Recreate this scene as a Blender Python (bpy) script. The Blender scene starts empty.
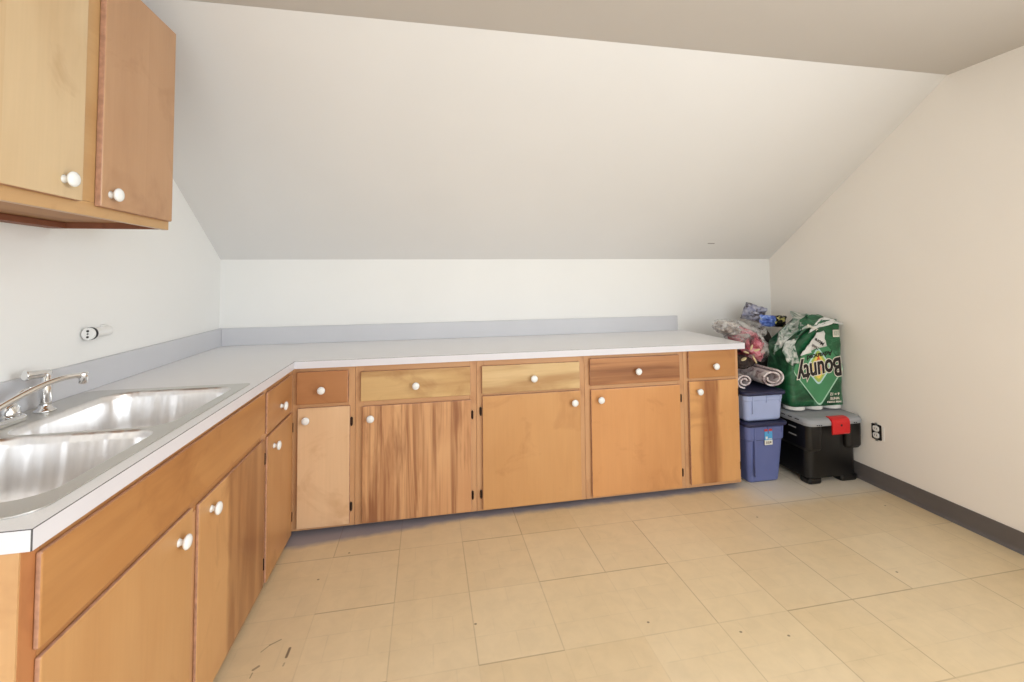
import bpy, bmesh, math, random
from mathutils import Vector, Matrix, noise
sc = bpy.context.scene
PI = math.pi
# ------------------------------------------------------------------ camera
F, YAW, PITCH, ROLL, SY = 440.6, 0.1909, 0.0421, 0.0089, -83.1
CAM = Vector((1.3103, -3.1539, 1.329))
r0 = Vector((math.cos(YAW), -math.sin(YAW), 0)); f0 = Vector((math.sin(YAW), math.cos(YAW), 0)); u0 = Vector((0, 0, 1))
f1 = f0*math.cos(PITCH)+u0*math.sin(PITCH); u1 = u0*math.cos(PITCH)-f0*math.sin(PITCH)
r2 = r0*math.cos(ROLL)-u1*math.sin(ROLL); u2 = r0*math.sin(ROLL)+u1*math.cos(ROLL)
cd = bpy.data.cameras.new('camera'); cam = bpy.data.objects.new('camera', cd); sc.collection.objects.link(cam)
m = Matrix((r2, u2, -f1)).transposed().to_4x4(); m.translation = CAM; cam.matrix_world = m
cd.sensor_width = 36; cd.lens = F/1024*36; cd.shift_y = SY/1024; cd.clip_start = .02
sc.camera = cam
# ------------------------------------------------------------------ light, exposure
sc.view_settings.view_transform = 'Standard'; sc.view_settings.look = 'None'
sc.view_settings.gamma = 1; sc.view_settings.use_curve_mapping = False
sc.view_settings.exposure = -0.07
w = bpy.data.worlds.new('daylight'); sc.world = w; w.use_nodes = True
w.node_tree.nodes['Background'].inputs[0].default_value = (.86, .93, 1, 1)
w.node_tree.nodes['Background'].inputs[1].default_value = 1.6
def area(name, loc, rot, sx, sy, power, col):
    l = bpy.data.lights.new(name, 'AREA'); l.shape = 'RECTANGLE'; l.size = sx; l.size_y = sy; l.energy = power; l.color = col
    o = bpy.data.objects.new(name, l); o.location = loc; o.rotation_euler = rot; sc.collection.objects.link(o); return o
# fill light added behind the camera, as daylight through an unseen window
area('rear_fill_light', (1.75, -4.93, 1.5), (PI/2, 0, 0), 2.7, 1.3, 28, (.84, .93, 1))
area('side_fill_light', (4.04, -3.95, 1.5), (PI/2, 0, PI/2), 1.5, 1.3, 84, (.83, .92, 1))  # second fill, added from the right to brighten the left wall
# overhead fill added under an unseen ceiling fixture behind the camera
area('overhead_fill_light', (2.0, -3.55, 2.27), (0, 0, 0), .5, .5, 13, (.96, .96, .95))
# ------------------------------------------------------------------ helpers
COL = sc.collection
def tag(o, label=None, cat=None, group=None, kind=None):
    if label: o['label'] = label
    if cat: o['category'] = cat
    if group: o['group'] = group
    if kind: o['kind'] = kind
    return o
def empty(name, loc, label, cat, group=None, rz=0):
    o = bpy.data.objects.new(name, None); o.empty_display_size = .1; o.location = loc; o.rotation_euler = (0, 0, rz)
    COL.objects.link(o); return tag(o, label, cat, group)
def wmat(o):
    M = Matrix.Identity(4); ch = []
    while o: ch.append(o); o = o.parent
    for c in reversed(ch): M = M @ Matrix.LocRotScale(c.location, c.rotation_euler, None)
    return M
def build(name, bm, mats, parent=None, bevel=0, smooth=False, local=False, seg=2, origin=None):
    """links bm as ONE mesh object; vertices are given in world space unless local"""
    me = bpy.data.meshes.new(name)
    if not isinstance(mats, (list, tuple)): mats = [mats]
    for q in mats: me.materials.append(q)
    o = bpy.data.objects.new(name, me); COL.objects.link(o)
    if parent:
        o.parent = parent
        if not local: bm.transform(wmat(parent).inverted())
    elif origin is not None:
        bm.transform(Matrix.Translation(-Vector(origin))); o.location = origin
    bmesh.ops.recalc_face_normals(bm, faces=bm.faces)
    if smooth:
        for f in bm.faces: f.smooth = True
    bm.to_mesh(me); bm.free()
    if bevel:
        b = o.modifiers.new('bevel', 'BEVEL'); b.width = bevel; b.segments = seg; b.limit_method = 'ANGLE'; b.angle_limit = math.radians(40)
        b.harden_normals = False
    return o
def box(bm, x0, x1, y0, y1, z0, z1, mi=0):
    vs = [bm.verts.new((x, y, z)) for z in (z0, z1) for y in (y0, y1) for x in (x0, x1)]
    out = []
    for q in ((0, 2, 3, 1), (4, 5, 7, 6), (0, 1, 5, 4), (2, 6, 7, 3), (0, 4, 6, 2), (1, 3, 7, 5)):
        f = bm.faces.new([vs[i] for i in q]); f.material_index = mi; out.append(f)
    return out
def loft(bm, loops, cap0=True, cap1=True, closed=True, mi=0):
    vv = [[bm.verts.new(p) for p in l] for l in loops]; n = len(vv[0])
    for a, b in zip(vv, vv[1:]):
        for i in range(n if closed else n-1):
            f = bm.faces.new((a[i], a[(i+1) % n], b[(i+1) % n], b[i])); f.material_index = mi
    if cap0: bm.faces.new(vv[0][::-1]).material_index = mi
    if cap1: bm.faces.new(vv[-1]).material_index = mi
    return vv
def frame_of(d):
    d = Vector(d).normalized(); a = Vector((0, 0, 1)) if abs(d.z) < .9 else Vector((1, 0, 0))
    x = d.cross(a).normalized(); return x, d.cross(x).normalized(), d
def lathe(bm, prof, base, axis, n=20):
    """prof: (radius, distance along axis)"""
    x, y, d = frame_of(axis); base = Vector(base)
    loft(bm, [[base+d*t+(x*math.cos(2*PI*i/n)+y*math.sin(2*PI*i/n))*r for i in range(n)] for r, t in prof])
def tube(bm, pts, rad, n=12):
    pts = [Vector(p) for p in pts]; L = []
    for i, p in enumerate(pts):
        d = pts[min(i+1, len(pts)-1)]-pts[max(i-1, 0)]; x, y, _ = frame_of(d)
        r = rad[i] if isinstance(rad, (list, tuple)) else rad
        L.append([p+(x*math.cos(2*PI*k/n)+y*math.sin(2*PI*k/n))*r for k in range(n)])
    loft(bm, L)
def rrect(x0, x1, y0, y1, r, z, n=8):
    out = []
    rs = r if isinstance(r, (list, tuple)) else [r]*4   # corners: (x1,y1),(x0,y1),(x0,y0),(x1,y0)
    for (cx, cy, a, q) in ((x1, y1, 0, rs[0]), (x0, y1, 90, rs[1]), (x0, y0, 180, rs[2]), (x1, y0, 270, rs[3])):
        ox = cx-q if cx == x1 else cx+q; oy = cy-q if cy == y1 else cy+q
        for i in range(n+1):
            t = math.radians(a+90*i/n); out.append((ox+q*math.cos(t), oy+q*math.sin(t), z))
    return out
def plate(bm, outer, holes, z0, z1):
    """flat plate with holes, extruded from z0 to z1"""
    es = []
    for lp in [outer]+holes:
        vs = [bm.verts.new((p[0], p[1], z1)) for p in lp]
        es += [bm.edges.new((vs[i], vs[(i+1) % len(vs)])) for i in range(len(vs))]
    r = bmesh.ops.triangle_fill(bm, use_beauty=True, use_dissolve=False, edges=es, normal=(0, 0, 1))
    fs = [g for g in r['geom'] if isinstance(g, bmesh.types.BMFace)]
    e = bmesh.ops.extrude_face_region(bm, geom=fs)
    bmesh.ops.translate(bm, vec=(0, 0, z0-z1), verts=[g for g in e['geom'] if isinstance(g, bmesh.types.BMVert)])
def copy_tree(o, parent=None):
    c = o.copy(); COL.objects.link(c)
    if parent: c.parent = parent
    for ch in list(o.children): copy_tree(ch, c)
    return c
# ------------------------------------------------------------------ materials
class NT:
    def __init__(s, name, **kw):
        s.m = bpy.data.materials.new(name); s.m.use_nodes = True; s.t = s.m.node_tree
        s.b = s.t.nodes['Principled BSDF']
        for k, v in kw.items(): s.b.inputs[k].default_value = v
    def n(s, typ, ins=None, **kw):
        q = s.t.nodes.new(typ)
        for k, v in kw.items(): setattr(q, k, v)
        for k, v in (ins or {}).items():
            if isinstance(v, bpy.types.NodeSocket): s.t.links.new(v, q.inputs[k])
            else: q.inputs[k].default_value = v
        return q
    def ma(s, op, a, b=0, c=0, clamp=False):
        return s.n('ShaderNodeMath', {0: a, 1: b, 2: c}, operation=op, use_clamp=clamp).outputs[0]
    def mix(s, f, a, b, blend='MIX'):
        q = s.n('ShaderNodeMix', {0: f, 6: a, 7: b}, data_type='RGBA', blend_type=blend); return q.outputs[2]
    def ramp(s, v, stops):
        q = s.n('ShaderNodeValToRGB', {0: v}); cr = q.color_ramp
        while len(cr.elements) > len(stops): cr.elements.remove(cr.elements[-1])
        while len(cr.elements) < len(stops): cr.elements.new(.5)
        for e, (p, c) in zip(cr.elements, stops): e.position = p; e.color = c
        return q.outputs[0]
    def noise(s, vec, scale, detail=3, dist=0, rough=.5):
        return s.n('ShaderNodeTexNoise', {'Vector': vec, 'Scale': scale, 'Detail': detail, 'Distortion': dist, 'Roughness': rough}).outputs[0]
    def coord(s, which='Object'): return s.n('ShaderNodeTexCoord').outputs[which]
    def map(s, v, loc=(0, 0, 0), sca=(1, 1, 1), rot=(0, 0, 0)):
        return s.n('ShaderNodeMapping', {0: v, 1: loc, 2: rot, 3: sca}).outputs[0]
    def bump(s, h, strength=.2, dist=.002):
        s.t.links.new(s.n('ShaderNodeBump', {'Height': h, 'Strength': strength, 'Distance': dist}).outputs[0], s.b.inputs['Normal'])
    def out(s, col): s.t.links.new(col, s.b.inputs['Base Color'])
def lin(r, g, b):
    f = lambda c: (c/255/12.92) if c/255 <= .04045 else ((c/255+.055)/1.055)**2.4
    return (f(r), f(g), f(b), 1)
def G(v): return (v, v, v, 1)
def plain(name, col, rough=.5, metal=0, var=.06, scale=8, bump=0, **kw):
    s = NT(name, Roughness=rough, Metallic=metal, **kw)
    nz = s.noise(s.coord(), scale, 4)
    s.out(s.mix(1, col, s.ramp(nz, [(.3, G(1-var)), (.7, G(1))]), 'MULTIPLY'))
    if bump: s.bump(s.noise(s.coord(), scale*12, 3), bump)
    return s.m
def wood(name, light, mid, dark, grain='z', stripe=.5, lo=.45, hi=.75, freq=14, seed=0, board=0, rough=.32, knots=0, mott=.5, fin=.965, zone=None):
    """veneer: light base, mid/dark streaks along the grain"""
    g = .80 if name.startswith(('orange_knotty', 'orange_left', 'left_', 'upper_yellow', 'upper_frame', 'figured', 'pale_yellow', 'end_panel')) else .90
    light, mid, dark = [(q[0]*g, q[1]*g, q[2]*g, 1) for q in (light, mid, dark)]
    s = NT(name, Roughness=rough); c = s.coord()
    k = .9
    sca = {'z': (freq, freq, k), 'x': (k, freq, freq), 'y': (freq, k, freq)}[grain]
    v = s.map(c, (seed*3.1, seed*1.7, seed*2.3), sca)
    st = s.noise(v, 1, 5, .5, .55)
    fs = {'z': (110, 110, 5), 'x': (5, 110, 110), 'y': (110, 5, 110)}[grain]
    fine = s.noise(s.map(c, (seed, 0, 0), fs), 1, 3)
    broad = s.noise(s.map(c, (seed, seed, seed), {'z': (6, 6, 2.5), 'x': (2.5, 6, 6), 'y': (6, 2.5, 6)}[grain]), 1, 2, .6)
    f = s.n('ShaderNodeMapRange', {0: st, 1: lo, 2: hi, 3: 0, 4: stripe}).outputs[0]
    col = s.mix(s.n('ShaderNodeMapRange', {0: broad, 1: .35, 2: .7, 3: 0, 4: mott}).outputs[0], light, mid)
    if stripe > .7:
        st2 = s.noise(s.map(c, (seed*1.3, seed, seed*.7), {'z': (46, 46, 1.1), 'x': (1.1, 46, 46), 'y': (46, 1.1, 46)}[grain]), 1, 3, .3)
        col = s.mix(s.n('ShaderNodeMapRange', {0: st2, 1: .5, 2: .68, 3: 0, 4: .6}).outputs[0], col, dark)
    if board:
        sep = s.n('ShaderNodeSeparateXYZ', {0: c}); ax = sep.outputs[0] if grain == 'z' else sep.outputs[2]
        if grain == 'z': ax = s.ma('ADD', sep.outputs[0], sep.outputs[1])
        idx = s.ma('FLOOR', s.ma('DIVIDE', s.ma('ADD', ax, seed*.37), board))
        wn = s.n('ShaderNodeTexWhiteNoise', {1: idx}, noise_dimensions='1D').outputs[0]
        col = s.mix(s.ma('MULTIPLY', wn, .55), col, mid)
    if zone:   # streaks confined to one part of the veneer: (axis, from, to, soft edge)
        q = s.n('ShaderNodeSeparateXYZ', {0: c}).outputs[zone[0]]
        q = s.ma('ADD', q, s.ma('MULTIPLY', s.ma('SUBTRACT', s.noise(s.map(c, (seed, 0, 0), (1, 1, .5)), 7, 3, .6), .5), .06))
        zm = s.ma('MULTIPLY', s.n('ShaderNodeMapRange', {0: q, 1: zone[1], 2: zone[1]+zone[3], 3: 0, 4: 1}).outputs[0], s.n('ShaderNodeMapRange', {0: q, 1: zone[2]-zone[3], 2: zone[2], 3: 1, 4: 0}).outputs[0])
        f = s.ma('MULTIPLY', f, zm); col = s.mix(s.ma('MULTIPLY', zm, .45), col, dark)
    col = s.mix(f, col, dark)
    col = s.mix(1, col, s.ramp(fine, [(.3, G(fin)), (.7, G(1.0))]), 'MULTIPLY')
    sm_ = s.noise(s.map(c, (seed*2, 0, seed)), 4.2, 4, .8, .6)
    col = s.mix(s.n('ShaderNodeMapRange', {0: sm_, 1: .56, 2: .78, 3: 0, 4: .55}).outputs[0], col, mid if stripe > .7 else dark)
    if knots:
        vo = s.n('ShaderNodeTexVoronoi', {'Vector': s.map(c, (seed, seed*.3, .4), {'z': (1, 1, .4), 'x': (.4, 1, 1), 'y': (1, .45, 1)}[grain]), 'Scale': knots}).outputs[0]
        col = s.mix(s.n('ShaderNodeMapRange', {0: vo, 1: .03, 2: .10, 3: .65, 4: 0}).outputs[0], col, dark)
    s.out(col)
    return s.m
TAN, TAN2, TAN3 = lin(224, 174, 122), lin(212, 158, 104), lin(160, 96, 52)
W = {}
W['door_plain_a'] = wood('maple_door_plain', lin(240, 200, 158), lin(230, 184, 140), lin(196, 144, 98), 'z', .25, .5, .85, 8, 1)
W['door_striped'] = wood('striped_veneer', lin(228, 176, 126), lin(202, 144, 98), lin(146, 90, 56), 'z', .85, .48, .60, 13, 5.3, .075)
W['door_plain_b'] = wood('amber_door_plain', lin(216, 162, 106), lin(206, 150, 94), lin(174, 116, 66), 'z', .25, .5, .85, 5, 7)
W['door_plain_c'] = wood('orange_door_plain', lin(222, 160, 102), lin(212, 148, 90), lin(178, 116, 66), 'z', .25, .5, .85, 4, 9)
W['door_streak'] = wood('streaked_veneer', lin(224, 166, 106), lin(206, 144, 88), lin(142, 82, 46), 'z', .69, .42, .62, 16, 3.4, zone=(0, -.10, .05, .03))
W['drawer_brown'] = wood('brown_drawer', lin(192, 134, 88), lin(184, 124, 78), lin(150, 92, 52), 'x', .3, .45, .8, 10, 2)
W['drawer_yellow'] = wood('figured_yellow_drawer', lin(230, 190, 132), lin(212, 164, 104), lin(166, 108, 56), 'x', .68, .46, .68, 9, 4)
W['drawer_yellow_b'] = wood('pale_yellow_drawer', lin(238, 204, 150), lin(222, 180, 122), lin(180, 126, 72), 'x', .65, .46, .68, 10, 6)
W['drawer_dark'] = wood('dark_striped_drawer', lin(196, 138, 90), lin(168, 108, 66), lin(122, 70, 40), 'x', .85, .42, .68, 12, 8)
W['drawer_amber'] = wood('amber_drawer', lin(196, 138, 82), lin(188, 126, 72), lin(150, 92, 48), 'x', .3, .45, .8, 9, 9)
W['frame'] = wood('face_frame_wood', lin(218, 168, 122), lin(206, 152, 106), lin(170, 114, 74), 'z', .4, .45, .8, 20, 2)
W['frame_h'] = wood('face_rail_wood', lin(218, 168, 122), lin(206, 152, 106), lin(170, 114, 74), 'x', .4, .45, .8, 20, 3)
W['left_panel'] = wood('orange_knotty_panel', lin(208, 150, 92), lin(196, 134, 76), lin(146, 84, 40), 'y', .55, .48, .8, 8, 3, knots=2.6)
W['left_door'] = wood('orange_left_door', lin(224, 172, 116), lin(214, 158, 100), lin(182, 122, 70), 'z', .3, .5, .8, 6, 11, .18)
W['left_striped'] = wood('left_striped_veneer', lin(228, 174, 116), lin(208, 150, 96), lin(150, 94, 54), 'z', .69, .42, .62, 11, 2.6, zone=(1, .20, .60, .03))
W['left_narrow'] = wood('left_narrow_door', lin(214, 158, 102), lin(200, 140, 84), lin(156, 98, 54), 'z', .5, .48, .78, 9, 14)
W['left_drawer'] = wood('left_drawer', lin(208, 150, 96), lin(196, 134, 80), lin(154, 96, 52), 'y', .4, .45, .8, 9, 15)
W['upper_yellow'] = wood('upper_yellow_door', lin(234, 204, 160), lin(222, 186, 138), lin(180, 134, 84), 'z', .45, .52, .85, 4, 16, .3, knots=2.2)
W['upper_brown'] = wood('upper_brown_door', lin(208, 164, 124), lin(190, 144, 104), lin(158, 110, 72), 'z', .5, .45, .8, 4, 17, .16)
W['upper_frame'] = wood('upper_frame_wood', lin(222, 178, 124), lin(212, 164, 108), lin(176, 122, 72), 'y', .4, .5, .85, 10, 18)
W['under'] = wood('underside_wood', lin(196, 146, 96), lin(176, 120, 76), lin(120, 66, 40), 'y', .5, .4, .8, 6, 19, rough=.6)
W['under_dark'] = wood('dark_underside_wood', lin(150, 92, 62), lin(130, 76, 50), lin(96, 50, 34), 'y', .5, .4, .8, 6, 22, rough=.6)
W['end_dark'] = wood('end_stile_wood', lin(196, 132, 84), lin(180, 114, 68), lin(140, 80, 46), 'z', .5, .45, .8, 9, 20)
W['end_pale'] = wood('end_panel_pale', lin(228, 178, 124), lin(218, 164, 108), lin(180, 120, 70), 'z', .4, .45, .8, 6, 21)
EDGE = plain('door_edge_plywood', lin(200, 152, 124), .6, var=.3, scale=60)
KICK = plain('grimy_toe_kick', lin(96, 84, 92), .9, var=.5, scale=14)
KNOB = plain('white_ceramic', lin(240, 240, 238), .18, var=.01)
HINGE = plain('dark_bronze_hinge', lin(54, 40, 34), .4, .7)
# walls
def wallmat(name, c, marks=()):
    s = NT(name, Roughness=.75); co = s.coord()
    a = s.noise(co, 1.1, 3, .3); col = s.mix(1, c, s.ramp(a, [(.3, G(.965)), (.7, G(1))]), 'MULTIPLY')
    for mk in marks: col = s.mix(seg_mask(s, co, *mk), col, lin(120, 108, 98))
    s.out(col); s.bump(s.noise(co, 130, 3), .08, .001); return s.m
def seg_mask(s, co, A, B, wd, strength=1):
    """mask of a short stroke between world points A and B"""
    A, B = Vector(A), Vector(B); d = B-A; L = d.length_squared
    p = s.n('ShaderNodeVectorMath', {0: co, 1: A}, operation='SUBTRACT').outputs[0]
    t = s.ma('DIVIDE', s.n('ShaderNodeVectorMath', {0: p, 1: d}, operation='DOT_PRODUCT').outputs['Value'], L, clamp=True)
    q = s.n('ShaderNodeVectorMath', {0: d}, operation='SCALE'); s.t.links.new(t, q.inputs[3])
    e = s.n('ShaderNodeVectorMath', {0: p, 1: q.outputs[0]}, operation='SUBTRACT').outputs[0]
    ln = s.n('ShaderNodeVectorMath', {0: e}, operation='LENGTH').outputs['Value']
    return s.n('ShaderNodeMapRange', {0: ln, 1: wd*.5, 2: wd, 3: strength, 4: 0}).outputs[0]
M_WALL = wallmat('warm_white_wall', lin(243, 241, 237))
M_WALLR = wallmat('cream_right_wall', lin(249, 242, 233))
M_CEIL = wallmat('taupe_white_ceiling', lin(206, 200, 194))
# ------------------------------------------------------------------ room shell
RW, KH, YC, ZC, YB = 4.074, 1.4546, -1.307, 2.3956, -5.0
T = .1
def prism(bm, pts, ax, a, b):
    """pts 2-D polygon extruded along axis ax (0,1,2) from a to b"""
    def P(p, t): q = list(p); q.insert(ax, t); return q
    loft(bm, [[P(p, a) for p in pts], [P(p, b) for p in pts]])
prof = [(YB, 0), (0, 0), (0, KH), (YC, ZC), (YB, ZC)]
def struct(name, bm, mat, **k): o = build(name, bm, mat, **k); o['kind'] = 'structure'; return o
bm = bmesh.new(); prism(bm, prof, 0, -T, 0); struct('wall_left', bm, M_WALL)
bm = bmesh.new(); prism(bm, prof, 0, RW, RW+T); struct('wall_right', bm, M_WALLR)
bm = bmesh.new(); box(bm, -T, RW+T, 0, T, 0, KH); struct('wall_back', bm, M_WALL)
sl = Vector((0, YC, ZC-KH)).normalized(); nrm = Vector((0, (ZC-KH), -YC)).normalized()*T
bm = bmesh.new(); q = [(0, KH), (YC, ZC), (YC+nrm.y, ZC+nrm.z), (nrm.y, KH+nrm.z)]
prism(bm, q, 0, -T, RW+T)
S0 = Vector((0, KH, 0))
def slope_pt(x, t): return (x, YC*t, KH+(ZC-KH)*t)
M_SLOPE = wallmat('sloped_ceiling_paint', lin(230, 227, 224), [((3.41, -.155, KH+.112), (3.46, -.155, KH+.112), .006, .8)])
struct('wall_slope', bm, M_SLOPE)
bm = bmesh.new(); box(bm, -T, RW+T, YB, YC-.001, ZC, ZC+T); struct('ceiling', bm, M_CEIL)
# wall behind the camera, with an unseen window added for the fill light
WX0, WX1, WZ0, WZ1 = .4, 3.1, .85, 2.15
bm = bmesh.new()
for a in ((-T, WX0, 0, ZC), (WX1, RW+T, 0, ZC), (WX0, WX1, 0, WZ0), (WX0, WX1, WZ1, ZC)): box(bm, a[0], a[1], YB-T, YB, a[2], a[3])
struct('wall_front', bm, M_WALL)
bm = bmesh.new()
for a in ((WX0, WX0+.05, WZ0, WZ1), (WX1-.05, WX1, WZ0, WZ1), (WX0+.05, WX1-.05, WZ0, WZ0+.05), (WX0+.05, WX1-.05, WZ1-.05, WZ1), (1.72, 1.78, WZ0+.05, WZ1-.05)):
    box(bm, a[0], a[1], YB-.07, YB-.03, a[2], a[3])
struct('added_window_1', bm, plain('added_window_frame', lin(235, 235, 232), .4))
bm = bmesh.new()
for a in ((-4.72, -4.67, .84, 2.16), (-3.23, -3.18, .84, 2.16), (-4.67, -3.23, .84, .89), (-4.67, -3.23, 2.11, 2.16), (-4.67, -3.23, 1.485, 1.515)):
    box(bm, RW-.03, RW-.001, a[0], a[1], a[2], a[3])
struct('added_window_2', bm, bpy.data.materials['added_window_frame'])  # unseen frame added around the side fill light
# ---- floor
s = NT('vinyl_tile_floor', Roughness=.42); co = s.coord()
TX, TYY, SX, SYT = 1.1784, -1.2342, .3058, .35875
sp = s.n('ShaderNodeSeparateXYZ', {0: co}); X, Y = sp.outputs[0], sp.outputs[1]
u = s.ma('DIVIDE', s.ma('SUBTRACT', X, TX), SX); v = s.ma('DIVIDE', s.ma('SUBTRACT', Y, TYY), SYT)
def seam(a, b, size, wd):
    rd = s.ma('ROUND', a); d = s.ma('MULTIPLY', s.ma('ABSOLUTE', s.ma('SUBTRACT', a, rd)), size)
    cv = s.n('ShaderNodeCombineXYZ', {0: rd, 1: s.ma('FLOOR', b), 2: size}).outputs[0]
    wn = s.n('ShaderNodeTexWhiteNoise', {0: cv}, noise_dimensions='3D').outputs[0]
    st = s.n('ShaderNodeMapRange', {0: wn, 1: .3, 2: .95, 3: .12, 4: 1.0}).outputs[0]
    return s.ma('MULTIPLY', s.n('ShaderNodeMapRange', {0: d, 1: wd*.35, 2: wd, 3: 1, 4: 0}).outputs[0], st)
se = s.ma('MAXIMUM', seam(u, v, SX, .0030), seam(v, u, SYT, .0036))
cell = s.n('ShaderNodeCombineXYZ', {0: s.ma('FLOOR', u), 1: s.ma('FLOOR', v)}).outputs[0]
tn = s.n('ShaderNodeTexWhiteNoise', {0: cell}, noise_dimensions='3D').outputs[0]
base = s.mix(tn, lin(226, 204, 168), lin(220, 196, 158))
# faint printed blocks inside each tile
blk = s.n('ShaderNodeTexBrick', {'Vector': s.map(co, (-TX, -TYY, 0), (1, 1, 1)), 'Color1': G(.97), 'Color2': G(1), 'Mortar': G(.885), 'Scale': 1, 'Mortar Size': .0035, 'Mortar Smooth': 1.0, 'Brick Width': SX/2, 'Row Height': SYT/3}, offset=.5, offset_frequency=2).outputs[0]
nb = s.noise(co, 9, 3, .4)
base = s.mix(s.n('ShaderNodeMapRange', {0: nb, 1: .4, 2: .65, 3: .1, 4: .9}).outputs[0], base, s.mix(1, base, blk, 'MULTIPLY'))
base = s.mix(1, base, s.ramp(s.noise(co, 14, 5, .5, .6), [(.3, G(.93)), (.62, G(1))]), 'MULTIPLY')
base = s.mix(1, base, s.ramp(s.noise(co, 1.6, 2), [(.3, (.97, .95, .9, 1)), (.7, (1, 1, 1, 1))]), 'MULTIPLY')
# bluish grime with the toe-kick shadow painted in, widest in the corner
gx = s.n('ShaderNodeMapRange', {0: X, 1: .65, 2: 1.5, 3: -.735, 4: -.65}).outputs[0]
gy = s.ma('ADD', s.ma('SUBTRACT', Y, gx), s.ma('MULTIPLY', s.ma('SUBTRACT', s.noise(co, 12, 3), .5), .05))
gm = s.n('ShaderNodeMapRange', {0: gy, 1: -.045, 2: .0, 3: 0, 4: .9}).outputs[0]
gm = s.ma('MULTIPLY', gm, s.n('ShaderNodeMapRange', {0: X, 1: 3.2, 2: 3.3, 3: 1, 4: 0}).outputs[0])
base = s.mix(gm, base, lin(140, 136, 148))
# dust-white patch near the boxes
wm = s.n('ShaderNodeMapRange', {0: s.ma('ADD', s.ma('ADD', Y, s.ma('MULTIPLY', s.noise(co, 7, 3), .15)), s.ma('MULTIPLY', X, .0)), 1: -.86, 2: -.74, 3: 0, 4: .5}).outputs[0]
wm = s.ma('MULTIPLY', wm, s.n('ShaderNodeMapRange', {0: X, 1: 3.1, 2: 3.3, 3: 0, 4: 1}).outputs[0])
base = s.mix(wm, base, lin(222, 220, 216))
base = s.mix(s.ma('MULTIPLY', se, .5), base, lin(120, 92, 64))
DK = lin(70, 48, 32)
MARKS = [((0.824, -1.425, 0), (0.825, -1.387, 0), 0.006, 0.8), ((0.729, -1.384, 0), (0.75, -1.358, 0), 0.003, 0.45), ((0.75, -1.358, 0), (0.781, -1.34, 0), 0.004, 0.5), ((0.729, -1.457, 0), (0.742, -1.446, 0), 0.006, 0.6), ((0.73, -1.488, 0), (0.731, -1.47, 0), 0.003, 0.5), ((0.824, -1.46, 0), (0.825, -1.45, 0), 0.004, 0.4), ((1.491, -1.411, 0), (1.493, -1.411, 0), 0.0055, 0.75), ((2.141, -1.536, 0), (2.143, -1.536, 0), 0.0055, 0.75), ((2.455, -1.647, 0), (2.457, -1.647, 0), 0.0055, 0.75), ((2.615, -1.697, 0), (2.617, -1.697, 0), 0.0055, 0.75), ((3.882, -1.025, 0), (3.884, -1.025, 0), 0.0055, 0.75), ((3.361, -1.495, 0), (3.363, -1.495, 0), 0.0055, 0.75), ((0.837, -1.023, 0), (0.839, -1.023, 0), 0.0055, 0.75), ((0.939, -0.853, 0), (0.941, -0.853, 0), 0.0055, 0.75), ((3.085, -0.979, 0), (3.087, -0.979, 0), 0.0055, 0.75)]
for mk in MARKS: base = s.mix(seg_mask(s, co, *mk), base, DK)
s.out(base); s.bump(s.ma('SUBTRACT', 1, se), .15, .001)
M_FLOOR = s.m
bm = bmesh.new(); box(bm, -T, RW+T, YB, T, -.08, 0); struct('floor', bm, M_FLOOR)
# ---- vinyl cove baseboard on the right wall
M_BASE = plain('grey_vinyl_cove_base', lin(104, 98, 96), .5, var=.12)
bm = bmesh.new(); prism(bm, [(RW-.0005, .1), (RW-.005, .1), (RW-.006, .02), (RW-.010, .008), (RW-.018, .0005), (RW-.0005, .0005)], 1, YB+.001, -.001)
bmesh.ops.rotate(bm, verts=[], cent=(0, 0, 0), matrix=Matrix.Identity(3)); struct('baseboard_right', bm, M_BASE)
# ceiling fixture added out of view behind the camera for overhead fill
lt = empty('added_ceiling_lamp', (2.0, -3.55, ZC), 'round white ceiling lamp added for fill light, unseen behind the viewer', 'lamp')
bm = bmesh.new(); lathe(bm, [(.17, 0.001), (.17, .02), (.15, .03)], (2.0, -3.55, ZC), (0, 0, -1), 32); build('lamp_base', bm, KNOB, lt, smooth=False)
s = NT('lit_opal_glass', Roughness=.3); s.b.inputs['Emission Color'].default_value = (1, .94, .85, 1); s.b.inputs['Emission Strength'].default_value = 2.5; s.out(s.mix(s.noise(s.coord(), 5), G(.9), G(.95)))
bm = bmesh.new(); lathe(bm, [(.15, .03), (.145, .055), (.12, .08), (.07, .098), (.01, .104)], (2.0, -3.55, ZC), (0, 0, -1), 32); build('lamp_shade', bm, s.m, lt, smooth=True)

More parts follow.
